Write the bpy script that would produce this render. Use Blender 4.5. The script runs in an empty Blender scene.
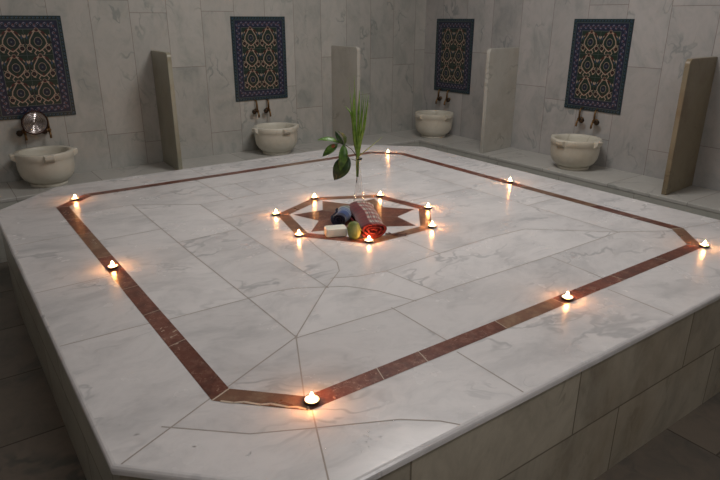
import bpy, math, random
from mathutils import Vector, Matrix
from mathutils.geometry import delaunay_2d_cdt
random.seed(7)
S = 1.2            # metres per layout unit (half the width of the inlaid border)
ZP = 0.445 * S     # height of the platform top
ZB = 0.345 * S     # height of the bench top
COL = bpy.context.scene.collection
PI = math.pi

# ------------------------------------------------------------------ mesh helper
class MB:
    def __init__(s):
        s.v = []; s.f = []; s.m = []; s.tid = []; s.uv = []; s.sm = []
    def face(s, idx, mat=0, tid=0.0, uv=None, smooth=False):
        s.f.append(tuple(idx)); s.m.append(mat); s.tid.append(tid); s.uv.append(uv); s.sm.append(smooth)
    def poly(s, pts, mat=0, tid=0.0, smooth=False):
        b = len(s.v); s.v += [tuple(p) for p in pts]; s.face(range(b, b + len(pts)), mat, tid, None, smooth)
    def rings(s, rings, mat=0, tid=0.0, closed=True, cap0=False, cap1=False, smooth=True, loop=False):
        b = len(s.v); n = len(rings[0])
        for r in rings: s.v += [tuple(p) for p in r]
        R = len(rings)
        for i in range(R if loop else R - 1):
            i2 = (i + 1) % R
            for j in range(n if closed else n - 1):
                k = (j + 1) % n
                s.face((b + i * n + j, b + i * n + k, b + i2 * n + k, b + i2 * n + j), mat, tid, None, smooth)
        if cap0: s.face([b + j for j in range(n)][::-1], mat, tid, None, False)
        if cap1: s.face([b + (R - 1) * n + j for j in range(n)], mat, tid, None, False)
    def lathe(s, prof, n=32, mat=0, c=(0, 0, 0), smooth=True, caps=True):
        rings = [[(c[0] + r * math.cos(2 * PI * j / n), c[1] + r * math.sin(2 * PI * j / n), c[2] + z) for j in range(n)] for r, z in prof]
        s.rings(rings, mat, cap0=caps and prof[0][0] > 1e-4, cap1=caps and prof[-1][0] > 1e-4, smooth=smooth)
    def tube(s, pts, rad, n=10, mat=0, cap=True):
        pts = [Vector(p) for p in pts]; rings = []
        if not isinstance(rad, (list, tuple)): rad = [rad] * len(pts)
        up = Vector((0.13, 0.31, 1)).normalized()
        for i, p in enumerate(pts):
            t = (pts[min(i + 1, len(pts) - 1)] - pts[max(i - 1, 0)]).normalized()
            a = t.cross(up)
            if a.length < 1e-3: a = t.cross(Vector((1, 0, 0)))
            a.normalize(); b = t.cross(a); up = -b if b.dot(up) < 0 else b
            a = t.cross(up).normalized(); b = up
            rings.append([p + rad[i] * (math.cos(2 * PI * j / n) * a + math.sin(2 * PI * j / n) * b) for j in range(n)])
        s.rings(rings, mat, cap0=cap, cap1=cap)
    def box(s, lo, hi, mat=0, tid=0.0):
        x0, y0, z0 = lo; x1, y1, z1 = hi
        s.rings([[(x0, y0, z0), (x1, y0, z0), (x1, y1, z0), (x0, y1, z0)], [(x0, y0, z1), (x1, y0, z1), (x1, y1, z1), (x0, y1, z1)]],
                mat, tid, cap0=True, cap1=True, smooth=False)
    def build(s, name, mats, parent=None, bevel=0, subsurf=0, seg=2):
        me = bpy.data.meshes.new(name); me.from_pydata(s.v, [], s.f)
        if not isinstance(mats, (list, tuple)): mats = [mats]
        for m in mats: me.materials.append(m)
        at = me.attributes.new('tid', 'FLOAT', 'FACE')
        uvl = me.uv_layers.new(name='UVMap') if any(u for u in s.uv) else None
        for i, p in enumerate(me.polygons):
            p.material_index = s.m[i]; p.use_smooth = s.sm[i]; at.data[i].value = s.tid[i]
            if uvl and s.uv[i]:
                for k, li in enumerate(p.loop_indices): uvl.data[li].uv = s.uv[i][k]
        me.update()
        o = bpy.data.objects.new(name, me); COL.objects.link(o)
        if parent: o.parent = parent
        if bevel:
            b = o.modifiers.new('bevel', 'BEVEL'); b.width = bevel; b.segments = seg; b.limit_method = 'ANGLE'; b.angle_limit = 0.6
            b.harden_normals = False
        if subsurf:
            b = o.modifiers.new('sub', 'SUBSURF'); b.levels = subsurf; b.render_levels = subsurf
        return o

def thing(name, label, cat, loc=(0, 0, 0), rz=0, group=None):
    o = bpy.data.objects.new(name, None); COL.objects.link(o); o.empty_display_size = 0.05
    o.location = loc; o.rotation_euler = (0, 0, rz); return tag(o, label, cat, group)
def tag(o, label, cat, group=None, kind=None):
    o['label'] = label; o['category'] = cat
    if group: o['group'] = group
    if kind: o['kind'] = kind
    return o
def struct(o): o['kind'] = 'structure'; return o
def copy_tree(o, parent=None):
    c = o.copy(); COL.objects.link(c)
    if parent: c.parent = parent
    for ch in list(o.children): copy_tree(ch, c)
    return c
def U(x, y, z=0.0): return (x * S, y * S, ZP + z * S)

# ------------------------------------------------------------------ materials
class NT:
    def __init__(s, name):
        s.mat = bpy.data.materials.new(name); s.mat.use_nodes = True
        s.nt = s.mat.node_tree; s.b = s.nt.nodes['Principled BSDF']
    def n(s, t, **kw):
        x = s.nt.nodes.new(t)
        for k, v in kw.items(): setattr(x, k, v)
        return x
    def put(s, sock, v):
        if isinstance(v, bpy.types.NodeSocket): s.nt.links.new(v, sock)
        elif v is not None: sock.default_value = v
    def m(s, op, a, b=None, c=None, clamp=False):
        x = s.n('ShaderNodeMath', operation=op, use_clamp=clamp)
        s.put(x.inputs[0], a); s.put(x.inputs[1], b); s.put(x.inputs[2], c); return x.outputs[0]
    def vm(s, op, a, b=None, scale=None):
        x = s.n('ShaderNodeVectorMath', operation=op); s.put(x.inputs[0], a); s.put(x.inputs[1], b)
        if scale is not None: s.put(x.inputs['Scale'], scale)
        return x.outputs[0]
    def noise(s, v, scale, detail=4, rough=.55, dist=0.0, color=False):
        x = s.n('ShaderNodeTexNoise'); s.put(x.inputs['Vector'], v); s.put(x.inputs['Scale'], scale)
        x.inputs['Detail'].default_value = detail; x.inputs['Roughness'].default_value = rough; x.inputs['Distortion'].default_value = dist
        return x.outputs['Color' if color else 0]
    def mix(s, f, a, b, mode='MIX'):
        x = s.n('ShaderNodeMix', data_type='RGBA', blend_type=mode); s.put(x.inputs[0], f)
        for i, v in ((6, a), (7, b)): s.put(x.inputs[i], (*v, 1) if isinstance(v, tuple) and len(v) == 3 else v)
        return x.outputs[2]
    def ramp(s, f, lo, hi, a=0.0, b=1.0, smooth=True):
        x = s.n('ShaderNodeMapRange', interpolation_type='SMOOTHSTEP' if smooth else 'LINEAR')
        s.put(x.inputs[0], f); x.inputs[1].default_value = lo; x.inputs[2].default_value = hi
        x.inputs[3].default_value = a; x.inputs[4].default_value = b; return x.outputs[0]
    def white(s, v):
        x = s.n('ShaderNodeTexWhiteNoise', noise_dimensions='3D'); s.put(x.inputs['Vector'], v); return x.outputs['Color']
    def xyz(s, x, y, z):
        c = s.n('ShaderNodeCombineXYZ')
        for i, v in enumerate((x, y, z)): s.put(c.inputs[i], v)
        return c.outputs[0]
    def out(s, color=None, rough=None, bump=None, bstr=.2, bdist=.002, **kw):
        if color is not None: s.put(s.b.inputs['Base Color'], (*color, 1) if isinstance(color, tuple) else color)
        if rough is not None: s.put(s.b.inputs['Roughness'], rough)
        if bump is not None:
            x = s.n('ShaderNodeBump'); x.inputs['Strength'].default_value = bstr; x.inputs['Distance'].default_value = bdist
            s.put(x.inputs['Height'], bump); s.nt.links.new(x.outputs[0], s.b.inputs['Normal'])
        for k, v in kw.items(): s.put(s.b.inputs[k.replace('_', ' ')], v)
        return s.mat

def marble(name, base, vein, rough=.3, tiles=None, scale=1.0, amount=.5, tid=False, stain=None, tint=.06, joint=(.2, .18, .15), stretch=(1, 1, 1), thin=1.0, spec=.5, cloud=.5, axis='z'):
    """tiles = (u axis, v axis, u size, v size, joint width, stagger)"""
    t = NT(name)
    P = t.n('ShaderNodeNewGeometry').outputs['Position']
    mask = None
    if tiles:
        sp = t.n('ShaderNodeSeparateXYZ'); t.put(sp.inputs[0], P)
        ua, va, w, h, jw, stg, uo, vo = tiles
        u = t.m('DIVIDE', t.m('ADD', sp.outputs['XYZ'.index(ua)], uo), w)
        col = t.m('FLOOR', u)
        rnd = t.n('ShaderNodeTexWhiteNoise', noise_dimensions='1D'); t.put(rnd.inputs['W'], col)
        v = t.m('ADD', t.m('DIVIDE', t.m('ADD', sp.outputs['XYZ'.index(va)], vo), h), t.m('MULTIPLY', rnd.outputs[0] if stg >= 0 else col, abs(stg)))
        row = t.m('FLOOR', v)
        idc = t.white(t.xyz(col, row, 3.7))
        def edge(x, size):
            fr = t.m('FRACT', x); d = t.m('MINIMUM', fr, t.m('SUBTRACT', 1.0, fr)); return t.m('MULTIPLY', d, size)
        mask = t.ramp(t.m('MINIMUM', edge(u, w), edge(v, h)), jw * .5, jw * 1.2, 1.0, 0.0)
    elif tid:
        a = t.n('ShaderNodeAttribute', attribute_name='tid')
        idc = t.white(t.xyz(a.outputs['Fac'], 1.3, 2.1))
    else:
        oi = t.n('ShaderNodeObjectInfo'); idc = t.white(t.xyz(oi.outputs['Random'], .3, .9))
    off = t.vm('SCALE', idc, scale=9.0)
    rot = t.n('ShaderNodeVectorRotate', rotation_type='EULER_XYZ'); t.put(rot.inputs['Vector'], t.vm('ADD', P, off))
    t.put(rot.inputs['Rotation'], t.vm('MULTIPLY', t.vm('SUBTRACT', idc, (.5, .5, .5)), (.7, .7, 1.1)))
    q = t.vm('MULTIPLY', rot.outputs[0], (scale * stretch[0], scale * stretch[1], scale * stretch[2]))
    warp = t.vm('SCALE', t.vm('SUBTRACT', t.noise(q, 2.2, 3, .5, color=True), (.5, .5, .5)), scale=.55)
    qq = t.vm('ADD', q, warp)
    def veins(sc, width, det=4):
        f = t.noise(qq, sc, det, .5); return t.ramp(t.m('ABSOLUTE', t.m('SUBTRACT', f, .5)), 0.0, width, 1.0, 0.0)
    v1 = t.m('MULTIPLY', veins(1.7, .022 * thin), t.ramp(t.noise(q, 1.9, 2), .42, .66))
    v2 = t.m('MULTIPLY', veins(4.1, .03 * thin), t.ramp(t.noise(q, 3.3, 2), .5, .75, 0, .6))
    cl = t.m('MULTIPLY', t.ramp(t.noise(qq, 2.3, 5, .62), .42, .78), cloud)
    cl2 = t.m('MULTIPLY', t.ramp(t.noise(qq, 9.0, 5, .7), .4, .8), cloud * .45)
    f = t.m('MULTIPLY', t.m('MAXIMUM', t.m('MAXIMUM', v1, v2), t.m('ADD', cl, cl2)), amount, clamp=True)
    c = t.mix(f, base, vein)
    if stain:
        sf = t.m('MULTIPLY', t.ramp(t.noise(P, 1.6 * max(1, scale / 1.5), 6, .65), .42, .72), stain[3]); c = t.mix(sf, c, tuple(stain[:3]))
    hsv = t.n('ShaderNodeHueSaturation'); t.put(hsv.inputs['Color'], c)
    sx = t.n('ShaderNodeSeparateXYZ'); t.put(sx.inputs[0], idc)
    t.put(hsv.inputs['Value'], t.m('ADD', 1 - tint, t.m('MULTIPLY', sx.outputs[0], 2 * tint))); c = hsv.outputs[0]
    r = t.m('ADD', rough - .04, t.m('MULTIPLY', t.noise(P, 7, 4), .1))
    if mask is not None:
        c = t.mix(t.m('MULTIPLY', mask, .8), c, joint); r = t.m('ADD', r, t.m('MULTIPLY', mask, .3))
        h = t.m('SUBTRACT', t.m('MULTIPLY', t.noise(P, 3, 3), .25), mask)
    else: h = t.m('MULTIPLY', t.noise(P, 3, 3), .25)
    return t.out(c, r, h, .25, .0015, Specular_IOR_Level=spec)

def plain(name, color, rough=.5, metal=0.0, var=.12, nscale=30, bstr=.1, **kw):
    t = NT(name); P = t.n('ShaderNodeTexCoord').outputs['Object']
    f = t.noise(P, nscale, 4)
    c = t.mix(f, tuple(x * (1 - var) for x in color), tuple(min(1, x * (1 + var)) for x in color))
    return t.out(c, rough, f, bstr, .0008, Metallic=metal, **kw)

W_MARB = ((.60, .585, .55), (.27, .28, .28))
M = {}
M['wall_x'] = marble('wall_marble_back', (.47, .46, .43), (.165, .205, .195), .32, ('X', 'Z', .225 * S, .78 * S, .0022, 1.0, .06, .2), 1.9, .62, stretch=(1, 1, .6), tint=.06, joint=(.2, .165, .14), cloud=.75)
M['wall_y'] = marble('wall_marble_right', (.45, .435, .425), (.165, .20, .20), .32, ('Y', 'Z', .262 * S, .80 * S, .0022, 1.0, .11, .2), 1.9, .62, stretch=(1, 1, .6), tint=.06, joint=(.19, .15, .14), cloud=.75)
M['floor'] = marble('floor_marble', (.22, .185, .15), (.06, .07, .075), .38, ('X', 'Y', .62 * S, .42 * S, .004, 1.0, .33, .1), 1.1, .8, tint=.12, joint=(.06, .05, .04), cloud=.8, thin=1.8)
M['top'] = marble('platform_marble', (.755, .735, .735), (.27, .28, .295), .25, None, 1.25, .52, tid=True, tint=.05, stretch=(1, 1.7, 1), thin=1.3, cloud=.75)
M['side_x'] = marble('platform_side_marble', (.47, .43, .35), (.19, .17, .135), .35, ('Z', 'X', .225 * S, .552 * S, .0035, -.384, .005, -.022 * S), 2.2, .75, tint=.1, joint=(.12, .10, .07), stain=(.26, .19, .11, .4), cloud=.9, stretch=(1, 1, .5))
M['side_y'] = marble('platform_side_marble_left', (.46, .45, .38), (.18, .17, .15), .35, ('Z', 'Y', .232 * S, .6 * S, .0035, 1.0, .005, .22), 1.2, .6, tint=.07, joint=(.10, .08, .06), stain=(.15, .12, .08, .35))
M['bench_x'] = marble('bench_marble_back', (.50, .49, .46), (.22, .23, .22), .33, ('X', 'Y', .46 * S, 3.0, .0025, 0, .2, 5.0), 1.3, .55, tint=.05, joint=(.22, .19, .17))
M['bench_y'] = marble('bench_marble_right', (.50, .49, .46), (.22, .23, .22), .33, ('Y', 'X', .46 * S, 3.0, .0025, 0, .1, 5.0), 1.3, .55, tint=.05, joint=(.22, .19, .17))
M['benchface_x'] = marble('bench_face_back', (.46, .46, .42), (.26, .27, .25), .4, ('X', 'Z', .5 * S, 3.0, .0025, 0, .1, 1.0), 1.3, .55, tint=.05, joint=(.2, .18, .14))
M['benchface_y'] = marble('bench_face_right', (.46, .46, .42), (.26, .27, .25), .4, ('Y', 'Z', .5 * S, 3.0, .0025, 0, .3, 1.0), 1.3, .55, tint=.05, joint=(.2, .18, .14))
M['slab'] = marble('partition_marble', (.50, .485, .44), (.23, .225, .19), .35, None, 1.9, .6, tint=.02, stain=(.30, .25, .17, .3))
M['slab_olive'] = marble('olive_partition_marble', (.36, .345, .27), (.18, .17, .12), .35, None, 2.2, .6, tint=.02, stain=(.22, .19, .11, .5))
M['slab_brown'] = marble('stained_partition_marble', (.28, .235, .155), (.16, .13, .09), .35, None, 2.2, .7, tint=.02, stain=(.16, .10, .05, .7))
M['basin'] = marble('basin_marble', (.70, .67, .58), (.40, .36, .27), .33, None, 2.2, .5, tint=.03, stain=(.38, .30, .18, .3), thin=1.4)
M['red'] = marble('red_marble', (.15, .040, .024), (.50, .32, .24), .28, None, 17.0, .9, tid=True, tint=.22, thin=1.0, stain=(.07, .025, .02, .8), cloud=.35)
M['tan'] = marble('brown_marble', (.21, .105, .065), (.12, .065, .045), .28, None, 17.0, .85, tid=True, tint=.2, thin=.8, stain=(.36, .25, .16, .6), cloud=.8)
M['grout'] = plain('grout', (.38, .34, .31), .7)
M['cream_joint'] = plain('cream_joint', (.58, .48, .38), .5)
M['ceiling'] = plain('ceiling_plaster', (.62, .60, .57), .8, nscale=4)
M['brass'] = plain('aged_brass', (.22, .13, .06), .38, .9, .3, 60)
M['knob'] = plain('dark_brass', (.05, .035, .025), .35, .8, .3, 60)
M['chrome'] = plain('hammered_metal', (.55, .50, .49), .2, 1.0, .1, 90, .2)
M['copper'] = plain('dark_copper', (.07, .035, .03), .3, .9, .3, 50, .3)
M['cup'] = plain('candle_cup_metal', (.05, .03, .025), .35, .6)
M['wick'] = plain('wick', (.02, .015, .01), .9)
M['soap'] = plain('soap', (.88, .84, .72), .45, 0, .04, 12, .1, Subsurface_Weight=.3, Subsurface_Radius=(.01, .007, .004))
t = NT('wax'); M['wax'] = t.out((.92, .84, .70), .4, Subsurface_Weight=.5, Subsurface_Radius=(.01, .006, .003))
t = NT('flame'); t.out((0, 0, 0), .5, Emission_Color=(1.0, .62, .28, 1), Emission_Strength=90.0); M['flame'] = t.mat
t = NT('clear_glass'); M['glass'] = t.out((.98, .97, .96), .02, Transmission_Weight=1.0, IOR=1.45)
t = NT('water'); M['water'] = t.out((1, 1, 1), .08, Transmission_Weight=1.0, IOR=1.33)
def leafmat(name, a, b, rough=.35):
    t = NT(name); P = t.n('ShaderNodeTexCoord').outputs['Object']
    c = t.mix(t.ramp(t.noise(P, 28, 3), .35, .65), a, b)
    return t.out(c, rough, Subsurface_Weight=.08, Subsurface_Radius=(.004, .008, .002))
M['grass'] = leafmat('grass_green', (.12, .24, .03), (.24, .40, .07))
M['grass_pale'] = leafmat('grass_pale', (.30, .38, .10), (.38, .44, .14))
M['leaf'] = leafmat('leaf_green', (.035, .095, .015), (.10, .22, .03))
M['leaf_dark'] = leafmat('leaf_dark_green', (.010, .030, .008), (.03, .075, .015))
M['leaf_light'] = leafmat('leaf_light_green', (.12, .22, .05), (.20, .30, .09))
M['stem'] = leafmat('dark_stem', (.025, .02, .01), (.04, .04, .015))
M['bud'] = leafmat('bud_brown', (.22, .05, .02), (.30, .09, .03), .5)
M['greensoap'] = leafmat('green_soap', (.14, .18, .04), (.24, .27, .09), .5)

# glazed paints of the tile panels
def glaze(n, c): return plain(n, tuple(x * .8 for x in c), .28, 0, .25, 60, .05)
PAN = [glaze('glaze_navy', (.016, .022, .055)), glaze('glaze_teal', (.016, .044, .052)), glaze('glaze_cream', (.52, .38, .29)), glaze('glaze_red', (.09, .018, .015)),
       glaze('glaze_black', (.010, .009, .012)), glaze('glaze_lilac', (.24, .22, .30)), glaze('glaze_blue', (.04, .085, .16)), glaze('glaze_green', (.014, .036, .026)), glaze('glaze_line', (.16, .19, .17))]
NAVY, TEAL, CREAM, RED, BLACK, LILAC, BLUE, GREEN, LINE = range(9)

# towels
def towel_plaid():
    t = NT('red_plaid_cloth'); sp = t.n('ShaderNodeSeparateXYZ'); t.put(sp.inputs[0], t.n('ShaderNodeUVMap').outputs[0])
    u, v = sp.outputs[0], sp.outputs[1]
    def lines(x, n, w, o=0.0):
        f = t.m('FRACT', t.m('ADD', t.m('MULTIPLY', x, n), o)); return t.m('LESS_THAN', f, w)
    c = t.mix(lines(v, 6, .5), (.50, .44, .38), (.34, .12, .10))
    c = t.mix(t.m('MULTIPLY', lines(u, 14, .3), .75), c, (.20, .03, .035))
    c = t.mix(lines(u, 14, .12, .3), c, (.035, .02, .025))
    c = t.mix(lines(v, 12, .10, .2), c, (.06, .02, .02))
    band = t.m('MULTIPLY', t.m('GREATER_THAN', u, .02), t.m('LESS_THAN', u, .30))
    c = t.mix(band, c, t.mix(t.m('MULTIPLY', lines(v, 10, .45), .6), (.15, .006, .012), (.07, .005, .010)))
    P = t.n('ShaderNodeTexCoord').outputs['Object']
    return t.out(c, .95, t.noise(P, 260, 2), .6, .001, Sheen_Weight=.3)
def towel_blue():
    t = NT('blue_striped_cloth'); sp = t.n('ShaderNodeSeparateXYZ'); t.put(sp.inputs[0], t.n('ShaderNodeUVMap').outputs[0])
    v = sp.outputs[1]
    x = t.n('ShaderNodeValToRGB'); t.put(x.inputs[0], v); r = x.color_ramp; r.interpolation = 'CONSTANT'
    cols = [(0, (.012, .016, .045)), (.22, (.035, .07, .20)), (.48, (.22, .27, .36)), (.54, (.03, .07, .2)), (.60, (.25, .30, .38)), (.66, (.05, .10, .22)), (.74, (.28, .32, .33)), (.86, (.20, .22, .20))]
    while len(r.elements) < len(cols): r.elements.new(.5)
    for e, (p, c) in zip(r.elements, cols): e.position = p; e.color = (*c, 1)
    P = t.n('ShaderNodeTexCoord').outputs['Object']
    return t.out(x.outputs[0], .95, t.noise(P, 260, 2), .6, .001, Sheen_Weight=.3)
M['plaid'] = towel_plaid(); M['blue'] = towel_blue()
M['cloth_red'] = plain('red_cloth', (.13, .008, .01), .95, 0, .3, 200, .5)
M['cloth_navy'] = plain('navy_cloth', (.012, .014, .035), .95, 0, .3, 200, .5)
M['fringe'] = plain('fringe_cloth', (.12, .07, .06), .95, 0, .5, 120, .5)

# ------------------------------------------------------------------ room
X0, X1, Y0, Y1, H = -2.25 * S, 2.085 * S, -2.85 * S, 1.95 * S, 3.0
def boxobj(name, lo, hi, mat): m = MB(); m.box(lo, hi); return m.build(name, mat)
struct(boxobj('floor', (X0, Y0, -.1), (X1, Y1, 0), M['floor']))
struct(boxobj('ceiling', (X0, Y0, H), (X1, Y1, H + .1), M['ceiling']))
struct(boxobj('wall_back', (X0 - .1, Y1, 0), (X1 + .1, Y1 + .1, H), M['wall_x']))
struct(boxobj('wall_front', (X0 - .1, Y0 - .1, 0), (X1 + .1, Y0, H), M['wall_x']))
struct(boxobj('wall_right', (X1, Y0, 0), (X1 + .1, Y1, H), M['wall_y']))
struct(boxobj('wall_left', (X0 - .1, Y0, 0), (X0, Y1, H), M['wall_y']))

# benches along the two far walls
BX, BY = 1.725 * S, 1.565 * S; TH = .022 * S
b = thing('marble_bench', 'low pale marble bench running along the back left wall, under two tile panels', 'bench', ((X0 + X1) / 2, (BY + Y1) / 2, 0))
def bench_part(root, name, lo, hi, mat, bev=0):
    m = MB(); l = root.location; m.box([lo[i] - l[i] for i in range(3)], [hi[i] - l[i] for i in range(3)]); return m.build(name, mat, root, bev)
bench_part(b, 'bench_top', (X0, BY, ZB - TH), (X1, Y1 - .001, ZB), M['bench_x'], .005)
bench_part(b, 'bench_front', (X0, BY + .003, 0), (X1, Y1, ZB - TH), M['benchface_x'])
b2 = thing('marble_bench', 'low pale marble bench along the right wall with two upright slabs on it', 'bench', ((BX + X1) / 2, (Y0 + BY) / 2, 0))
bench_part(b2, 'bench_top', (BX, Y0, ZB - TH), (X1, BY, ZB), M['bench_y'], .005)
bench_part(b2, 'bench_front', (BX + .003, Y0, 0), (X1, BY, ZB - TH), M['benchface_y'])

# upright partition slabs (local: y from 0 at the wall to -d at the front)
def partition(label, loc, rz, d):
    m = MB(); th = .0135 * S; h = .703 * S; r = .035
    out = [(0, 0), (-d, 0)] + [(-d + r - r * math.cos(a), h - r + r * math.sin(a)) for a in [PI / 2 * i / 6 for i in range(7)]] + [(0, h)]
    m.rings([[(s, y, z) for y, z in out] for s in (-th, th)], cap0=True, cap1=True, smooth=False)
    return m
def place_partition(label, loc, rz, d):
    o = partition(label, loc, rz, d).build('partition_slab', M['slab'], None, .004); o.location = loc; o.rotation_euler.z = rz
    if 'stained' in label: o.data.materials[0] = M['slab_brown']
    if 'metal bowl' in label: o.data.materials[0] = M['slab_olive']
    return tag(o, label, 'marble partition', 'upright partition slabs on the benches')
pd = .335 * S
place_partition('upright marble slab on the back left bench, between the round metal bowl and the left double taps', (-.160 * S, Y1, ZB), -.045, pd)
place_partition('upright marble slab on the back left bench, half hidden behind the tall grass in the vase', (1.175 * S, Y1, ZB), 0, pd)
place_partition('upright marble slab on the right bench, between the two tile panels of that wall', (X1, .965 * S, ZB), -PI / 2 + .12, .345 * S)
place_partition('brown-stained upright marble slab nearest the right edge of the photo', (X1, -.372 * S, ZB), -PI / 2 + .07, .325 * S)

# ------------------------------------------------------------------ platform
def octo(hx, hy, c, d=0.0):
    hx -= d; hy -= d; c -= .5858 * d
    return [(-hx, -(hy - c)), (-(hx - c), -hy), (hx - c, -hy), (hx, -(hy - c)), (hx, hy - c), (hx - c, hy), (-(hx - c), hy), (-hx, hy - c)]
PH = (1.235, 1.265, .30)
plat = thing('marble_platform', 'large low square white marble platform with cut corners and a red inlaid border', 'platform', (0, 0, 0))
JOINTS = [
 [(-0.838, -1.035), (-0.926, -1.24)], [(-1.114, -0.909), (-0.982, -1.03), (-0.872, -1.087), (-0.705, -1.17), (-0.64, -1.223), (-0.588, -1.29)],
 [(-0.416, -1.05), (-0.417, -1.283)], [(0.23, -1.052), (0.223, -1.281)], [(1.02, -0.885), (1.26, -0.934)], [(1.02, -0.139), (1.25, -0.141)],
 [(1.0, 0.287), (1.25, 0.291)], [(-0.246, 1.281), (-0.243, 1.02)], [(-1.24, 0.989), (-0.97, 0.877)], [(-1.25, 0.448), (-0.99, 0.453)],
 [(-1.25, -0.047), (-0.98, -0.042)], [(-1.25, -0.432), (-0.98, -0.443)], [(-1.236, -0.978), (-0.98, -0.86)],
 [(-0.712, 0.723), (-0.714, 0.039), (-0.709, -0.454), (-0.709, -0.742)], [(-0.462, 0.555), (-0.469, -0.196), (-0.473, -0.525)],
 [(-0.712, -0.747), (-0.397, -0.761), (-0.216, -0.756), (0.306, -0.762), (0.742, -0.757)], [(-0.397, -0.761), (-0.397, -1.02)],
 [(0.309, -0.766), (0.299, -0.932), (0.289, -1.02)], [(-0.975, -0.45), (-0.71, -0.457), (-0.633, -0.456), (-0.56, -.475), (-0.473, -0.525)],
 [(-0.975, 0.325), (-0.71, 0.322)], [(-0.71, 0.134), (-0.469, 0.139)],
 [(-0.473, -0.525), (-0.37, -0.44), (-0.334, -0.372), (-0.316, -0.219), (-0.292, -0.092), (-.28, -.04)], [(-0.473, -0.525), (-0.42, -.555), (-0.36, -0.64), (-0.314, -0.757)],
 [(-0.42, -0.478), (-0.34, -.515), (-0.244, -0.532), (-0.216, -0.753)], [(-0.244, -0.532), (0.008, -0.517)],
 [(-0.709, -0.742), (-0.83, -0.99)], [(-0.709, -0.742), (-0.955, -0.853)], [(-0.709, -0.742), (-0.475, -0.523)], [(0.002, -0.328), (0.008, -0.517)],
 [(0.008, -0.517), (0.282, -0.506), (0.471, -0.518), (0.742, -0.755), (0.98, -0.90)],
 [(0.75, 0.80), (0.735, 0.445), (0.73, 0.135), (0.738, -0.312), (0.739, -0.544), (0.742, -0.755)], [(0.738, -0.312), (0.975, -0.31)],
 [(-0.315, 1.0), (-0.312, 0.784), (-0.313, 0.54)], [(-0.975, .735), (-0.712, 0.723), (-0.462, 0.555), (-0.216, 0.551), (0.089, 0.53), (.735, .52)],
 [(-0.178, 0.80), (-0.17, 0.55)], [(0.084, 0.809), (0.088, 0.53)], [(-.312, .80), (.75, .80), (.84, .90)], [(.42, .80), (.42, .52)], [(.3, .53), (.3, .25)], [(.735, .05), (.36, .05)], [(-.469, .30), (-.26, .30)]]
def inside_oct(p, o):
    n = len(o)
    return all((o[(i + 1) % n][0] - o[i][0]) * (p[1] - o[i][1]) - (o[(i + 1) % n][1] - o[i][1]) * (p[0] - o[i][0]) > -1e-9 for i in range(n))
outer = octo(*PH, .009)
def clip_seg(a, b, o):
    t0, t1 = 0.0, 1.0; n = len(o)
    for i in range(n):
        ex, ey = o[(i + 1) % n][0] - o[i][0], o[(i + 1) % n][1] - o[i][1]
        fa = ex * (a[1] - o[i][1]) - ey * (a[0] - o[i][0]); fb = ex * (b[1] - o[i][1]) - ey * (b[0] - o[i][0])
        if fa < 0 and fb < 0: return None
        if fa < 0: t0 = max(t0, fa / (fa - fb))
        elif fb < 0: t1 = min(t1, fa / (fa - fb))
    if t0 >= t1: return None
    L = lambda t: (a[0] + (b[0] - a[0]) * t, a[1] + (b[1] - a[1]) * t)
    return L(t0), L(t1)
vs = [Vector(p) for p in outer]; es = [(i, (i + 1) % 8) for i in range(8)]
mid = octo(1.0, 1.035, .155, .025); k = len(vs); vs += [Vector(p) for p in mid]; es += [(k + i, k + (i + 1) % 8) for i in range(8)]
segs = []
for jl in JOINTS:
    for i in range(len(jl) - 1):
        a, b_ = Vector(jl[i]), Vector(jl[i + 1]); d = (b_ - a).normalized() * .008
        if i == 0: a = a - d
        if i == len(jl) - 2: b_ = b_ + d
        sg = clip_seg(a, b_, outer)
        if sg: segs.append(sg); k = len(vs); vs += [Vector(sg[0]), Vector(sg[1])]; es.append((k, k + 1))
ov, oe, of, _, oeo, _ = delaunay_2d_cdt(vs, es, [list(range(8))], 1, 1e-5)
con = {frozenset(e) for e, o in zip(oe, oeo) if len(o)}
e2f = {}
for fi, f in enumerate(of):
    for i in range(len(f)): e2f.setdefault(frozenset((f[i], f[(i + 1) % len(f)])), []).append(fi)
reg = [-1] * len(of); nreg = 0
for s0 in range(len(of)):
    if reg[s0] >= 0: continue
    st = [s0]; reg[s0] = nreg
    while st:
        c = st.pop(); f = of[c]
        for i in range(len(f)):
            e = frozenset((f[i], f[(i + 1) % len(f)]))
            if e in con: continue
            for g in e2f[e]:
                if reg[g] < 0: reg[g] = nreg; st.append(g)
    nreg += 1
mt = MB(); base = len(mt.v); mt.v += [(p.x * S, p.y * S, ZP) for p in ov]
for f, r in zip(of, reg):
    a, b_, c = [ov[i] for i in f]
    if (b_ - a).cross(c - a) < 0: f = f[::-1]
    mt.face(f, 0, float(r) + .5)
lip = [(0.009, 0), (.0045, -.0015), (.001, -.005), (0, -.009), (0, -.018), (.012, -.019)]
def o3(d, z): return [(x * S, y * S, ZP + z * S) for x, y in octo(*PH, d)]
for i in range(len(lip) - 1): mt.rings([o3(*lip[i + 1]), o3(*lip[i])], 0, 77.5, smooth=True)
def strip(m, a, b_, w, z, mat=0, tid=0.0, ext=0.0):
    a, b_ = Vector(a[:2]), Vector(b_[:2]); d = (b_ - a).normalized(); a = a - d * ext; b_ = b_ + d * ext; n = Vector((-d.y, d.x)) * w / 2
    m.poly([((p.x) * S, (p.y) * S, z) for p in (a - n, b_ - n, b_ + n, a + n)], mat, tid)
for k, (a, b_) in enumerate(segs): strip(mt, a, b_, .0036, ZP + .0003 + k * 4e-6, 1)
mt.build('marble_top', [M['top'], M['grout']], plat)
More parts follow.
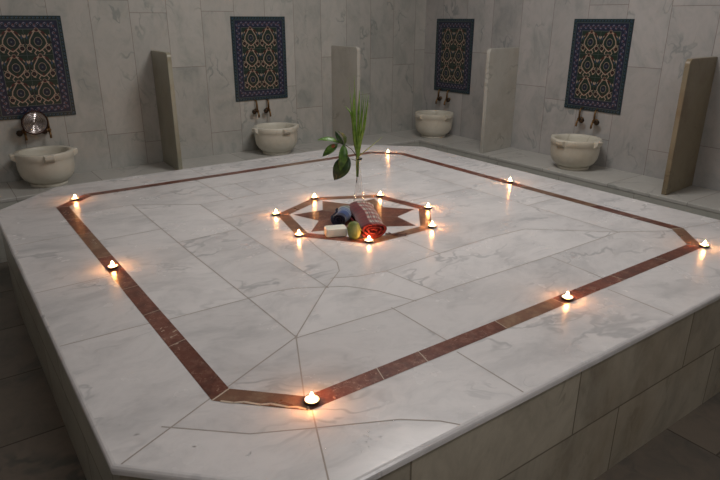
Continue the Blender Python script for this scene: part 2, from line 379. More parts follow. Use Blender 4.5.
# body: four broad sides plus cut corners
ms = MB(); ob = octo(*PH, .013)
for i in range(8):
    a, b_ = ob[i], ob[(i + 1) % 8]
    ms.poly([(a[0] * S, a[1] * S, 0), (b_[0] * S, b_[1] * S, 0), (b_[0] * S, b_[1] * S, ZP - .018 * S), (a[0] * S, a[1] * S, ZP - .018 * S)], 1 if i in (7, 3) else 0)
ms.build('side_cladding', [M['side_x'], M['side_y']], plat)

# inlaid border band
mb = MB(); O = octo(1.0, 1.035, .155); I = octo(1.0, 1.035, .155, .0498); zb = ZP + .0009
def lerp(a, b_, t): return (a[0] + (b_[0] - a[0]) * t, a[1] + (b_[1] - a[1]) * t)
CUT = {0: [], 1: [.12, .20, .37, .52, .70, .86], 2: [], 3: [.10, .22, .45, .62, .78, .9], 4: [], 5: [.2, .4, .6, .8], 6: [], 7: [.12, .25, .42, .60, .72, .84]}
# side i runs from vertex i to vertex i+1 (0 near-corner cut, 1 near side, 2 right cut, 3 right side, 4 far cut, 5 far side, 6 left cut, 7 left side)
tidn = 100
for i in range(8):
    ts = [0] + CUT[i] + [1]
    for a, b_ in zip(ts[:-1], ts[1:]):
        tidn += 1
        q = [lerp(O[i], O[(i + 1) % 8], a), lerp(O[i], O[(i + 1) % 8], b_), lerp(I[i], I[(i + 1) % 8], b_), lerp(I[i], I[(i + 1) % 8], a)]
        mb.poly([(x * S, y * S, zb) for x, y in q], 1 if i in (0, 2) else (1 if tidn % 7 == 0 else 0), tidn + .5)
        strip(mb, q[0], q[3], .004 if a == 0 else .0022, zb + .0004, 2)
# pale crack along the near cut corner
cr = [(-.985, -.893), (-.965, -.915), (-.945, -.925), (-.92, -.955), (-.90, -.965), (-.875, -.998), (-.86, -1.008), (-.848, -1.026)]
for a, b_ in zip(cr[:-1], cr[1:]): strip(mb, a, b_, .006, zb + .0004, 2, ext=.001)
# chips of white in the left run
for _ in range(26):
    t_ = random.choice([.06, .13, .30, .33, .80, .83]) + random.uniform(-.02, .02); s_ = random.uniform(.1, .9)
    a = lerp(lerp(O[7], O[0], t_), lerp(I[7], I[0], t_), s_); ang = random.uniform(-.3, 1.4); l = random.uniform(.004, .016)
    strip(mb, a, (a[0] + l * math.cos(ang), a[1] + l * math.sin(ang)), random.uniform(.0015, .004), zb + .0004, 2)
mb.build('inlaid_border', [M['red'], M['tan'], M['cream_joint']], plat)

# seven-pointed star and its frame
CX, CY = .02, .008
ANG = [141.3, 90.4, 37.5, -14.6, -63.9, -115.9, -167.1]
def pol(r, a): return (CX + r * math.cos(math.radians(a)), CY + r * math.sin(math.radians(a)))
mf = MB()
for i in range(7):
    a, b_ = ANG[i], ANG[(i + 1) % 7]
    if b_ > a: b_ -= 360
    q = [pol(.345, a), pol(.345, b_), pol(.291, b_), pol(.291, a)]
    mf.poly([(x * S, y * S, zb) for x, y in q[::-1]], [1, 1, 0, 1, 1, 0, 1][i], 200.5 + i)
    strip(mf, q[0], q[3], .003, zb + .0004, 2)
mf.build('star_frame', [M['red'], M['tan'], M['cream_joint']], plat)
mw = MB()
for i in range(7):
    a = ANG[i]; p_ = (ANG[i - 1] + (360 if i == 0 else 0)); n_ = ANG[(i + 1) % 7] - (360 if i == 6 else 0)
    if i == 0: p_ = ANG[6] + 360
    q = [(CX, CY), pol(.172, (a + p_) / 2), pol(.272, a), pol(.172, (a + n_) / 2)]
    mw.poly([(x * S, y * S, zb) for x, y in q[::-1]], [0, 1, 1, 0, 0, 1, 0][i], 300.5 + i)
    strip(mw, q[0], q[1], .002, zb + .0004, 2)
mw.build('inlaid_star', [M['red'], M['tan'], M['grout']], plat)

# ------------------------------------------------------------------ tile panels
def panel_mesh():
    m = MB(); PW, PHt = .405 * S, .552 * S
    def L(k): return -.008 - .0003 * k
    def P2(pts, mat, k): m.poly([(x, L(k), z) for x, z in pts], mat)
    def rect(x0, z0, x1, z1, mat, k): P2([(x0, z0), (x1, z0), (x1, z1), (x0, z1)], mat, k)
    def disc(x, z, r, mat, k, n=14, sx=1.0): P2([(x + sx * r * math.cos(2 * PI * j / n), z + r * math.sin(2 * PI * j / n)) for j in range(n)], mat, k)
    def leaf(x, z, l, w, a, mat, k):
        pts = [(l * t, w * math.sin(PI * t)) for t in [i / 6 for i in range(7)]] + [(l * t, -w * math.sin(PI * t)) for t in [5 / 6, 4 / 6, .5, 2 / 6, 1 / 6]]
        P2([(x + px * math.cos(a) - pz * math.sin(a), z + px * math.sin(a) + pz * math.cos(a)) for px, pz in pts], mat, k)
    def line(pts, w, mat, k):
        for (x0, z0), (x1, z1) in zip(pts[:-1], pts[1:]):
            d = Vector((x1 - x0, z1 - z0)).normalized(); n = Vector((-d.y, d.x)) * w / 2; e = d * w * .3
            P2([(x0 - e.x - n.x, z0 - e.y - n.y), (x1 + e.x - n.x, z1 + e.y - n.y), (x1 + e.x + n.x, z1 + e.y + n.y), (x0 - e.x + n.x, z0 - e.y + n.y)], mat, k)
    m.box((-PW / 2, -.008, -PHt / 2), (PW / 2, 0, PHt / 2), NAVY)
    ow, bw = .022 * S, .070 * S
    rect(-PW / 2, -PHt / 2, PW / 2, PHt / 2, TEAL, 1); rect(-PW / 2 + ow, -PHt / 2 + ow, PW / 2 - ow, PHt / 2 - ow, NAVY, 2)
    # outer strip: small dark and light leaves all round
    def around(inset, step, fn):
        hx, hz = PW / 2 - inset, PHt / 2 - inset
        for (a, b_) in (((-hx, hz), (hx, hz)), ((hx, hz), (hx, -hz)), ((hx, -hz), (-hx, -hz)), ((-hx, -hz), (-hx, hz))):
            L_ = math.hypot(b_[0] - a[0], b_[1] - a[1]); n = max(1, round(L_ / step)); an = math.atan2(b_[1] - a[1], b_[0] - a[0])
            for i in range(n): t_ = (i + .5) / n; fn(a[0] + (b_[0] - a[0]) * t_, a[1] + (b_[1] - a[1]) * t_, an, i)
    def f1(x, z, an, i):
        leaf(x - .007 * math.cos(an + .9), z - .007 * math.sin(an + .9), .015, .0035, an + .9, BLACK if i % 2 else BLUE, 3)
        disc(x + .008 * math.cos(an), z + .008 * math.sin(an), .0022, LINE, 4, 6)
    around(ow * .5, .0125, f1)
    def f2(x, z, an, i):
        leaf(x - .010 * math.cos(an), z - .010 * math.sin(an), .024, .006, an + (.7 if i % 2 else -.7), LILAC, 3)
        disc(x, z, .0075, BLACK if i % 2 else RED, 4, 10); disc(x, z, .003, LILAC, 5, 6)
        leaf(x + .008 * math.cos(an), z + .008 * math.sin(an), .014, .0035, an + (1.2 if i % 2 else -1.2), BLUE, 4)
    around((ow + bw) / 2, .021, f2)
    for ins, w in ((ow, .0025), (bw, .0028)):
        hx, hz = PW / 2 - ins, PHt / 2 - ins
        line([(-hx, -hz), (hx, -hz), (hx, hz), (-hx, hz), (-hx, -hz)], w, LINE, 6)
    fx, fz = PW / 2 - bw, PHt / 2 - bw
    rect(-fx, -fz, fx, fz, GREEN, 3)
    cw, ch = fx, fz * 2 / 3
    for ix in range(2):
        for iz in range(3):
            cx, cz = -fx + cw * (ix + .5), -fz + ch * (iz + .5)
            g = lambda a, b_: (cx + a * cw, cz + b_ * ch)
            for s in (-1, 1):
                line([g(0, .50), g(s * .10, .40), g(s * .17, .30), g(s * .30, .10), g(s * .33, -.06), g(s * .22, -.20), g(s * .10, -.30), g(0, -.36)], .0068, CREAM, 4)
                line([g(s * .05, .46), g(s * .26, .36), g(s * .36, .24)], .0056, CREAM, 4)
                line([g(s * .33, -.06), g(s * .42, -.12), g(s * .48, -.02)], .0040, CREAM, 4)
                line([g(s * .10, -.30), g(s * .20, -.42), g(s * .14, -.50)], .0056, CREAM, 4)
                x, z = g(s * .16, .44); leaf(x, z, ch * .22, .007, -PI / 2 - s * -.75, RED, 5)
                x, z = g(s * .36, -.24); disc(x, z, .0185, CREAM, 5, 12); disc(x, z, .0145, BLACK, 6, 12); disc(x, z, .004, RED, 7, 8)
                x, z = g(s * .22, .14); leaf(x, z, ch * .2, .005, PI / 2 + s * .6, TEAL, 5)
                x, z = g(s * .30, -.40); leaf(x, z, ch * .16, .006, PI / 2 - s * .9, CREAM, 5)
                x, z = g(s * .44, .30); leaf(x, z, ch * .16, .006, -PI / 2 + s * .4, CREAM, 5); x, z = g(s * .47, -.02); disc(x, z, .009, BLACK, 6, 10)
                x, z = g(s * .40, .10); leaf(x, z, ch * .17, .0055, PI / 2, BLUE, 5)
            x, z = g(0, .47); disc(x, z, .014, CREAM, 5, 12); disc(x, z, .0115, RED, 6, 12); disc(x, z, .004, BLACK, 7, 8)
            x, z = g(0, .02)
            disc(x, z, .029, CREAM, 5, 18, .85); disc(x, z, .026, TEAL, 6, 18, .85); disc(x, z, .019, BLACK, 7, 14, .85); disc(x, z, .010, BLUE, 8, 10)
            for q in range(8): leaf(x, z, .024, .0035, q * PI / 4 + .2, NAVY, 9)
            disc(x, z, .005, LINE, 10, 8)
            x, z = g(0, -.20); leaf(x, z, ch * .14, .006, -PI / 2, RED, 5)
    for i in range(3):
        z = -fz + ch * i
        if i: line([(-fx, z), (fx, z)], .0016, LINE, 9)
    line([(0, -fz), (0, fz)], .0016, LINE, 9)
    return m.build('tile_panel', PAN)
pz = ZP + .526 * S
pans = [((-.862 * S, Y1), 0, 'blue floral tile panel at the left edge of the photo, above the metal bowl'),
        ((.573 * S, Y1), 0, 'blue floral tile panel on the back left wall, second from the left'),
        ((X1, 1.605 * S), -PI / 2, 'blue floral tile panel nearest the far corner on the right wall'),
        ((X1, .322 * S), -PI / 2, 'rightmost blue floral tile panel, on the right wall above the brown-veined basin')]
p0 = panel_mesh()
for i, ((x, y), rz, lab) in enumerate(pans):
    o = p0 if i == 0 else copy_tree(p0)
    o.location = (x, y, pz - (.012 * S if i > 1 else 0)); o.rotation_euler.z = rz; tag(o, lab, 'tile panel', 'floral tile panels on the walls')

# ------------------------------------------------------------------ basins
def make_basin(label, loc, rz, turn=0):
    root = thing('marble_basin', label, 'basin', loc, rz, 'marble wash basins on the benches')
    k = S * .152 / .155
    prof = [(.0, .016), (.088, .016), (.108, .024), (.128, .040), (.142, .064), (.149, .095), (.151, .130), (.151, .150), (.152, .152), (.155, .157), (.156, .184), (.153, .190),
            (.134, .190), (.130, .186), (.129, .165), (.124, .110), (.102, .066), (.055, .052), (0, .048)]
    m = MB(); m.lathe([(r * k, z * S) for r, z in prof], 48); m.build('bowl', M['basin'], root)
    m = MB(); m.lathe([(0, 0), (.098 * k, 0), (.100 * k, .004 * S), (.098 * k, .015 * S), (.086 * k, .020 * S), (0, .0205 * S)], 40); m.build('foot_ring', M['basin'], root)
    for q in (0, 1, 2) if not turn else (0, 1, 2):
        a = (-PI / 2, PI, 0)[q] + turn
        m = MB(); w = .029 * S
        pts = [(.146, .188), (.174, .188), (.176, .184), (.175, .168), (.169, .158), (.146, .142)]
        m.rings([[(r * k, s * (w if r < .16 else w * .88), z * S) for r, z in pts] for s in (-1, 1)], cap0=True, cap1=True, smooth=False)
        o = m.build('lug_handle', M['basin'], root, .005); o.rotation_euler.z = a
    return root
yb = Y1 - .180 * S
make_basin('pale stone basin under the metal bowl at the left edge', (-.89 * S, yb, ZB), 0)
make_basin('round stone basin on the back left bench, beneath the second tile panel', (.575 * S, yb, ZB), 0)
make_basin('round stone basin in the far corner of the room', (X1 - .182 * S, 1.60 * S, ZB), -PI / 2)
make_basin('round stone basin with a brown vein on the right bench, near the stained slab', (X1 - .182 * S, .282 * S, ZB), -PI / 2)

# ------------------------------------------------------------------ taps
def make_tap(side):
    """local: wall at y=0, outward -y, origin at the wall where the valve body meets it"""
    root = thing('wall_tap', '', 'tap')
    m = MB()
    m.lathe([(0, 0), (.016, 0), (.016, .004), (.010, .007), (0, .007)], 20); o = m.build('wall_flange', M['brass'], root); o.rotation_euler.x = PI / 2
    m = MB()
    m.tube([(0, -.004, 0), (0, -.030, 0), (0, -.042, 0)], [.010, .010, .013], 14)
    m.tube([(0, -.036, .012), (0, -.036, .055), (0, -.030, .078), (0, -.006, .086)], [.0085, .0075, .007, .007], 12)
    m.tube([(side * .004, -.036, 0), (side * .026, -.036, -.002)], [.010, .008], 12)
    m.build('valve_body', M['brass'], root)
    m = MB(); m.tube([(0, -.038, -.004), (0, -.052, -.010), (0, -.062, -.028), (0, -.064, -.052)], [.009, .008, .0075, .008], 12); m.build('spout', M['brass'], root)
    m = MB(); n = 24
    def ring(r, z): return [(r * (1 + .07 * math.cos(8 * 2 * PI * j / n * 1)) * math.cos(2 * PI * j / n), r * (1 + .07 * math.cos(8 * 2 * PI * j / n)) * math.sin(2 * PI * j / n), z) for j in range(n)]
    m.rings([ring(.008, 0), ring(.019, .004), ring(.021, .010), ring(.019, .017), ring(.009, .021)], cap0=True, cap1=True)
    h = m.build('valve_handle', M['knob'], root); h.location = (side * .030, -.040, -.003); h.rotation_euler = (PI / 2, 0, side * .35)
    return root
zt = ZP + .178 * S
tl = make_tap(-1); tr = make_tap(1)
TAPS = [(tl, (-.950 * S, Y1), 0, 'left tap behind the metal bowl at the left edge'), (tl, (-.822 * S, Y1), 0, 'right tap behind the metal bowl at the left edge'),
        (tl, (.515 * S, Y1), 0, 'left one of the brass taps over the back left bench basin'), (tl, (.605 * S, Y1), 0, 'right one of the brass taps over the back left bench basin'),
        (tr, (X1, 1.725 * S), -PI / 2, 'left one of the brass taps over the far corner basin'), (tr, (X1, 1.625 * S), -PI / 2, 'right one of the brass taps over the far corner basin'),
        (tr, (X1, .385 * S), -PI / 2, 'left one of the brass taps over the brown-veined basin'), (tr, (X1, .275 * S), -PI / 2, 'right one of the brass taps over the brown-veined basin')]
used = set()
for src, (x, y), rz, lab in TAPS:
    o = src if id(src) not in used else copy_tree(src); used.add(id(src))
    o.location = (x, y, zt); o.rotation_euler.z = rz; o['label'] = lab; o['group'] = 'brass wall taps in pairs'

# metal bowl propped on the first pair of taps
bw = thing('metal_bowl', 'round shiny metal bathing bowl propped in front of the taps at the left edge', 'bowl', (-.895 * S, Y1 - .088, ZP + .232 * S))
m = MB(); R_ = .083
m.lathe([(0, -.030), (.030, -.030), (.052, -.026), (.070, -.014), (R_, 0), (R_ - .003, .002), (R_ - .005, 0)], 48, caps=False); o = m.build('outer_shell', M['copper'], bw)
m2 = MB()
prof = [(R_ - .004, .001), (.074, -.006), (.068, -.010)]
for k_ in range(4): r = .066 - k_ * .012; prof += [(r, -.012 - k_ * .002), (r - .003, -.008 - k_ * .002), (r - .005, -.0075 - k_ * .002), (r - .008, -.0125 - k_ * .002), (r - .010, -.0142 - k_ * .002)]
prof += [(.018, -.024), (.014, -.020), (.011, -.014), (.007, -.011), (0, -.010)]
m2.lathe(prof, 48, caps=False); o2 = m2.build('ringed_inside', M['chrome'], bw)
m3 = MB(); rr = [(R_ - .002 + .004 * math.cos(a), .004 * math.sin(a)) for a in [2 * PI * i / 10 for i in range(11)]]; m3.lathe(rr, 48, caps=False); o3_ = m3.build('rim', M['copper'], bw)
for q in (o, o2, o3_): q.rotation_euler = (PI / 2 + .16, 0, .10)

# ------------------------------------------------------------------ candles
def make_candle():
    root = thing('tealight_candle', '', 'candle')
    r = .0212
    m = MB(); m.lathe([(0, 0), (r - .001, 0), (r, .001), (r + .0003, .0085), (r + .0007, .0098), (r - .0002, .0099), (r - .0009, .0085), (r - .0014, .002), (0, .0015)], 28); m.build('metal_cup', M['cup'], root)
    m = MB(); m.lathe([(0, .002), (r - .002, .002), (r - .0012, .0090), (r - .003, .0092), (.006, .0086), (0, .0084)], 24); m.build('wax', M['wax'], root)
    m = MB(); m.tube([(0, 0, .007), (.0003, 0, .012), (.001, 0, .014)], .0008, 6); m.build('wick', M['wick'], root)
    m = MB(); m.lathe([(0, .0095), (.0036, .0115), (.0058, .0155), (.0058, .0190), (.0042, .0235), (.0022, .0275), (0, .0305)], 14); m.build('flame', M['flame'], root)
    return root
lt = bpy.data.lights.new('candle_flame_light', 'POINT'); lt.energy = 1.25; lt.color = (1, .33, .075); lt.shadow_soft_size = .006
CAND = [((-0.255, 0.219), 'small lit tealight on the left corner of the star frame'), ((0.009, 0.336), 'small lit tealight on the star frame, left of the vase and farther back'),
 ((0.281, 0.188), 'small lit tealight on the star frame, behind and right of the vase'), ((0.339, -0.087), 'small lit tealight at the right end of the star frame, the farther of that pair'),
 ((0.18, -0.289), 'small lit tealight at the right end of the star frame, the nearer of that pair'), ((-0.127, -0.277), 'small lit tealight in front of the rolled red towel'),
 ((-0.308, -0.067), 'small lit tealight on the star frame, left of the soap bar'), ((-0.824, -1.012), 'lit tealight on the near corner of the red border, closest to the viewer'),
 ((-0.978, 0.019), 'lit tealight midway along the left run of the red border'), ((-0.904, 0.956), 'lit tealight on the left cut corner of the red border, near the stone basin'),
 ((0.907, 0.925), 'lit tealight on the far cut corner of the red border, right of the vase'), ((0.986, 0.011), 'lit tealight midway along the far right run of the red border'),
 ((0.066, -1.016), 'lit tealight midway along the near right run of the red border'), ((0.85, -1.035), 'lit tealight on the right cut corner of the red border')]
c0 = make_candle()
for i, ((x, y), lab) in enumerate(CAND):
    o = c0 if i == 0 else copy_tree(c0)
    o.location = (x * S, y * S, ZP + .0013); o.rotation_euler.z = i * 1.7; o['label'] = lab; o['group'] = 'lit tealights on the platform'
for i, ((x, y), lab) in enumerate(CAND):
    l = bpy.data.objects.new('candle_light', lt); COL.objects.link(l); l.location = (x * S, y * S, ZP + .0235 + .0013)

# ------------------------------------------------------------------ vase with grass and a leafy branch
VB = (.070, .064); RZ = math.radians(-35.6); zs = ZP + .0012
vs_ = thing('glass_vase', 'tall slender clear glass bottle vase standing behind the towels', 'vase', (VB[0] * S, VB[1] * S, zs), RZ)
po = [(0, 0), (.0235, 0), (.0245, .002), (.0245, .03), (.0225, .055), (.018, .095), (.0125, .14), (.0095, .175), (.0088, .205), (.0100, .222), (.0145, .232)]
pi_ = [(.0125, .2315), (.0080, .221), (.0070, .205), (.0077, .175), (.0105, .14), (.016, .095), (.0205, .055), (.0225, .03), (.0222, .008), (.010, .005), (0, .005)]
m = MB(); m.lathe([(r * S, z * S) for r, z in po + pi_], 40); m.build('bottle', M['glass'], vs_)
def px(x, y): return ((x - 360.5) * .00415 * S, (211 - y) * .00432 * S)     # lateral, height in the vase's own frame
def blade(pts, w, mat='grass'):
    m = MB(); n = 14; P_ = [Vector(p) for p in pts]
    def at(t):
        k = t * (len(P_) - 1); i = min(int(k), len(P_) - 2); f = k - i
        a = P_[max(i - 1, 0)]; b_ = P_[i]; c = P_[i + 1]; d = P_[min(i + 2, len(P_) - 1)]
        return .5 * ((2 * b_) + (c - a) * f + (2 * a - 5 * b_ + 4 * c - d) * f * f + (3 * b_ - a - 3 * c + d) * f ** 3)
    rings = []
    ph = random.uniform(-.9, .9)
    for i in range(n + 1):
        t_ = i / n; p = at(t_); ww = w * (.55 + .45 * min(1, t_ * 4)) * (1 - max(0, (t_ - .55) / .45) ** 2.2 * .9)
        s = Vector((math.cos(ph + t_), math.sin(ph + t_), 0)); q = Vector((-s.y, s.x, 0))
        rings.append([p - s * ww, p - q * ww * .35, p + s * ww, p + q * ww * .35])
    m.rings(rings, cap0=True, cap1=True); return m
tops = [(350, 80, 354, 116), (356, 78, 356, 112), (352, 96, 354, 120), (357, 91, 357, 118), (361, 92, 360, 118), (364, 93, 362, 120), (366, 95, 363, 122), (368, 94, 365, 124), (370, 97, 366, 126),
        (359, 103, 359, 126), (364, 100, 362, 126), (346, 107, 353, 116), (355, 95, 355, 120)]
gn = 0
for i, (tx, ty, mx, my) in enumerate(tops):
    d = random.uniform(-.02, .02) * S; e = random.uniform(-.003, .003)
    l0 = px(358.8, 176); l1 = px(359, 158); l2 = px(358.6 + (mx - 358.6) * .5, 140); l3 = px(mx, my); l4 = px(tx, ty)
    o = blade([(l0[0] + e, e, l0[1]), (l1[0] + e, e, l1[1]), (l2[0], d * .3, l2[1]), (l3[0], d * .7, l3[1]), (l4[0], d, l4[1])], .0070 if i > 2 else .0052).build('grass_blade', M['grass'])
    o.location = vs_.location; o.rotation_euler.z = RZ; tag(o, 'long upright green grass blade standing in the glass vase', 'grass blade', 'upright grass blades in the vase')
l = [px(359, 170), px(359, 158), px(363, 153), px(373, 145), px(385, 135)]
o = blade([(a, -.002 * i, b_) for i, (a, b_) in enumerate(l)], .0105, 'grass_pale').build('grass_blade', M['grass_pale'])
o.location = vs_.location; o.rotation_euler.z = RZ; tag(o, 'pale grass blade in the vase that leans far out to the right', 'grass blade', 'grass blade leaning right out of the vase')

br = thing('leafy_branch', 'leafy branch with dark glossy leaves and a brown bud, hanging left out of the vase', 'branch', vs_.location, RZ)
def P3(x, y, d=0.0): a, b_ = px(x, y); return (a, d, b_)
m = MB(); m.tube([P3(358, 182), P3(358.5, 170), P3(358.5, 160), P3(357.5, 154, -.004), P3(353, 148, -.008), P3(347, 144, -.010), P3(341, 142, -.01), P3(336, 143, -.01)], [.0028, .0028, .0026, .0022, .0020, .0018, .0016, .0012], 8)
m.tube([P3(358.5, 160), P3(354, 158, -.01), P3(349, 156.5, -.02)], [.0018, .0015, .0014], 8)
m.build('stem', M['stem'], br)
def leaf(p0, p1, w, mat, bend=.01, nd=(0, -1, 0.25), fold=.25):
    a, b_ = Vector(p0), Vector(p1); t_ = b_ - a; L_ = t_.length; t_.normalize(); n = Vector(nd); n = (n - t_ * n.dot(t_)).normalized(); s = t_.cross(n)
    m = MB(); N = 12; rows = []
    for th in (0, .0008):
        rr = []
        for i in range(N + 1):
            u = i / N; ww = w * (math.sin(PI * u ** .85) ** .8 if 0 < u < 1 else .02)
            c = a + t_ * L_ * u + n * (bend * math.sin(PI * u) - bend * .8 * u * u) - n * th
            rr.append([c + s * ww * q + n * fold * ww * abs(q) + n * .0015 * math.sin(u * 25) * abs(q) for q in (-1, -.5, 0, .5, 1)])
        rows.append(rr)
    loops = [rows[0][i] + rows[1][i][::-1] for i in range(N + 1)]
    m.rings(loops, cap0=True, cap1=True); o = m.build('leaf', M[mat], br); return o
leaf(P3(341, 142, -.01), P3(319, 137, -.03), .017, 'leaf', .010, (0, -.5, 1), .3)
leaf(P3(339, 143, -.01), P3(323.5, 154, -.03), .020, 'leaf', .008, (0, -1, .5), .3)
leaf(P3(345, 143, -.012), P3(342, 168, -.045), .024, 'leaf', .012, (.35, -1, .2), .25)
leaf(P3(350, 155, -.01), P3(335, 178, -.030), .042, 'leaf_dark', .010, (0, -1, .3), .2)
leaf(P3(345, 144, -.005), P3(336, 131, .01), .012, 'leaf_dark', .016, (-.3, -1, .5), .3)
leaf(P3(346, 144, -.012), P3(341, 129, -.01), .014, 'leaf_light', -.022, (-1, -.8, .3), .2)
m = MB(); m.lathe([(0, -.015), (.007, -.011), (.0105, -.002), (.009, .006), (.004, .011), (0, .012)], 14); o = m.build('bud', M['bud'], br); o.location = P3(334.5, 144.5, -.018); o.rotation_euler = (.4, .9, 0)

# ------------------------------------------------------------------ rolled towels, soap
def roll(name, a, b_, w, h, turns, mats, parent, zbase=0.0, sag=.0, puff=1.0, start=0.0):
    """spiral sheet rolled round the axis a-b (layout units), flattened to w x h metres"""
    A = Vector((a[0] * S, a[1] * S)); B = Vector((b_[0] * S, b_[1] * S)); ax = (B - A); Ln = ax.length; ax.normalize(); sd = Vector((-ax.y, ax.x))
    m = MB(); n = int(turns * 36); K = 16; th = .42 / turns
    def sec(i, side, v):
        f = i / n; ang = f * turns * 2 * PI + start; r = (.16 + .84 * f) - (th if side else 0)
        wob = 1 + .035 * math.sin(ang * 3 + v * 5) + .02 * math.sin(v * 17 + ang)
        wv = w * (1 - .16 * (1 - v)) * puff
        return (r * wob * math.cos(ang) * wv / 2, r * wob * math.sin(ang) * h / 2)
    rings = []
    for k in range(K + 1):
        v = k / K; c = A + ax * Ln * v; e = (.010 * math.sin(9 * v) if 0 < k < K else 0)
        row = []
        for i in range(n + 1): row.append((sec(i, 0, v), i))
        for i in range(n, -1, -1): row.append((sec(i, 1, v), i))
        rr = []
        for (x, z), i in row:
            stag = .006 * math.sin(i * .35) * (1 if k == 0 else -1 if k == K else 0)
            p = c + ax * stag + sd * (x + e * .4)
            rr.append((p.x, p.y, zbase + h / 2 * 1.04 + z + sag * (1 - v)))
        rings.append(rr)
    b0 = len(m.v); N2 = len(rings[0])
    for r in rings: m.v += r
    for k in range(K):
        for j in range(N2):
            j2 = (j + 1) % N2; i = j if j <= n else 2 * n + 1 - j
            outer_ = j < n and i > n - 37
            u0 = max(0, (i - (n - 36)) / 36); u1 = min(1, u0 + 1 / 36)
            m.face((b0 + k * N2 + j, b0 + k * N2 + j2, b0 + (k + 1) * N2 + j2, b0 + (k + 1) * N2 + j), 0 if outer_ else 1, 0,
                   [(u0, k / K), (u1, k / K), (u1, (k + 1) / K), (u0, (k + 1) / K)], True)
    for k, rev in ((0, 1), (K, 0)):
        for j in range(n):
            q = [b0 + k * N2 + j, b0 + k * N2 + j + 1, b0 + k * N2 + N2 - 2 - j, b0 + k * N2 + N2 - 1 - j]
            m.face(q[::-1] if rev else q, 1, 0, [(0, 0)] * 4, True)
    return m.build(name, mats, parent)
tw = thing('rolled_towel', 'rolled red and white checked cotton towel with dark fringe, in front of the vase', 'towel', (0, 0, zs))
# the roll runs from its near end (close to the viewer) back to the vase
roll('towel_roll', (-.092, -.262), (.038, .018), .165, .078, 3.0, [M['plaid'], M['cloth_red']], tw, sag=0, start=-.5)
m = MB()
for i in range(16):
    x0, y0 = -.022 + random.uniform(-.016, .012), -.275 + random.uniform(-.016, .02); a = random.uniform(-1.0, -.1); l_ = random.uniform(.035, .07)
    m.tube([(x0 * S, y0 * S, .012 * random.random() + .004), ((x0 + l_ * .5 * math.cos(a)) * S, (y0 + l_ * .5 * math.sin(a)) * S, .008), ((x0 + l_ * math.cos(a + .3)) * S, (y0 + l_ * math.sin(a + .3)) * S, .0025)], [.002, .0016, .001], 6)
m.build('fringe', M['fringe'], tw)
tb = thing('rolled_towel', 'rolled navy and light blue striped towel, left of the red checked one', 'towel', (0, 0, zs))
roll('towel_roll', (-.128, -.075), (-.030, .020), .095, .070, 3.0, [M['blue'], M['cloth_navy']], tb, start=.3)

def superbox(name, sx, sy, sz, mat, p=4, n=10):
    m = MB(); rings = []
    for i in range(n + 1):
        ph = -PI / 2 + PI * i / n; c, s_ = math.cos(ph), math.sin(ph); e = 2 / p
        rr = math.copysign(abs(c) ** e, c); zz = math.copysign(abs(s_) ** e, s_)
        rings.append([(sx * rr * math.copysign(abs(math.cos(a)) ** e, math.cos(a)), sy * rr * math.copysign(abs(math.sin(a)) ** e, math.sin(a)), sz * zz) for a in [2 * PI * j / 28 + .001 for j in range(28)]])
    m.rings(rings, cap0=False, cap1=False); return m.build(name, mat)
so = superbox('soap_bar', .050, .032, .0205, M['soap'], 9, 16)
so.location = (-.188 * S, -.142 * S, zs + .0206); so.rotation_euler = (0, 0, math.radians(-22))
tag(so, 'white rectangular bar of soap on the star frame, left of the green oval soap', 'soap')
go = superbox('oval_soap', .031, .019, .042, M['greensoap'], 2.4, 16)
go.location = (-.150 * S, -.212 * S, zs + .0378); go.rotation_euler = (math.radians(-24), math.radians(-8), math.radians(-40))
tag(go, 'green oval piece of soap leaning on the rolled red towel', 'soap')

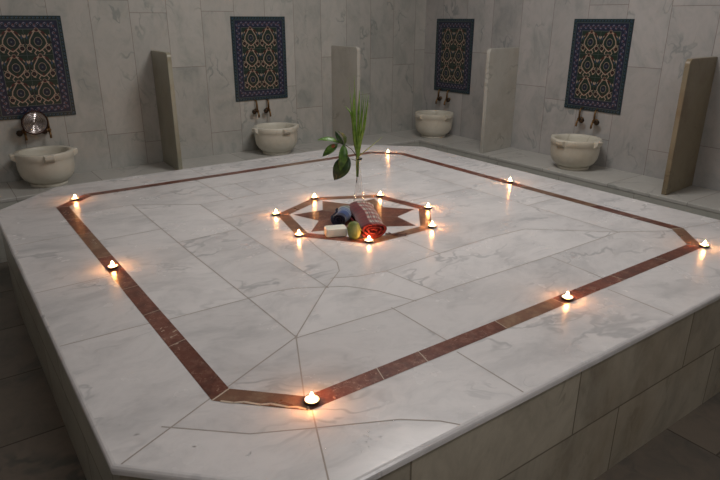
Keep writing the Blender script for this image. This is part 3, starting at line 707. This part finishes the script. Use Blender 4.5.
# water drops on the near part of the platform
m = MB()
spots = [(-.905, -1.13), (-.86, -1.12), (-.80, -1.165), (-.785, -1.175), (-.83, -1.17), (-.76, -1.15), (-.88, -1.16), (-.73, -1.165), (-.81, -1.2), (-.78, -1.19)]
for cx, cy in spots:
    for _ in range(5):
        x, y = cx + random.gauss(0, .009), cy + random.gauss(0, .007); r = random.uniform(.0009, .003)
        if not inside_oct((x, y), octo(*PH, .02)): continue
        m.lathe([(r, 0), (r * .96, r * .18), (r * .75, r * .36), (r * .4, r * .47), (0, r * .5)], 10, c=(x * S, y * S, ZP - .0002))
for (x, y) in [(-1.17, -.90), (-1.165, -.905), (-1.185, -.85), (-1.02, -1.09), (-1.0, -1.08), (-.96, -1.12), (-1.08, -1.0)]:
    for _ in range(2):
        r = random.uniform(.001, .003); m.lathe([(r, 0), (r * .96, r * .18), (r * .75, r * .36), (r * .4, r * .47), (0, r * .5)], 10, c=((x + random.gauss(0, .004)) * S, (y + random.gauss(0, .003)) * S, ZP - .0002))
tag(m.build('water_droplets', M['water']), 'scattered water drops glinting on the near corner of the platform', 'water drops', None, 'stuff')

# ------------------------------------------------------------------ light and camera
def area(name, loc, size, energy, color, target=(0, 0, 0)):
    l = bpy.data.lights.new(name, 'AREA'); l.shape = 'DISK'; l.size = size; l.energy = energy; l.color = color
    o = bpy.data.objects.new(name, l); COL.objects.link(o); o.location = loc
    o.rotation_euler = (Vector(target) - Vector(loc)).to_track_quat('-Z', 'Y').to_euler(); return o
area('overhead_light', (.55 * S, .05 * S, H - .12), .95, 42, (1, .965, .93), (.35 * S, .25 * S, 0))
area('overhead_light', (-.9 * S, -2.45 * S, H - .12), 1.0, 30, (1, .96, .94), (-.3 * S, -.7 * S, 0))  # added fill behind the camera to brighten the near side, no known fixture
cam = bpy.data.cameras.new('camera'); co = bpy.data.objects.new('camera', cam); COL.objects.link(co)
cam.sensor_width = 36; cam.lens = 598.0254 / 720 * 36; cam.clip_start = .02
co.location = (-1.3829 * S, -1.9707 * S, (.7875 + .445) * S); co.rotation_euler = (1.2167, -.0016, -.6215)
sc = bpy.context.scene; sc.camera = co
w = bpy.data.worlds.new('world'); sc.world = w; w.use_nodes = True; w.node_tree.nodes['Background'].inputs[0].default_value = (.02, .02, .02, 1)
sc.view_settings.view_transform = 'Standard'; sc.view_settings.look = 'None'; sc.view_settings.exposure = -0.31; sc.view_settings.gamma = 1
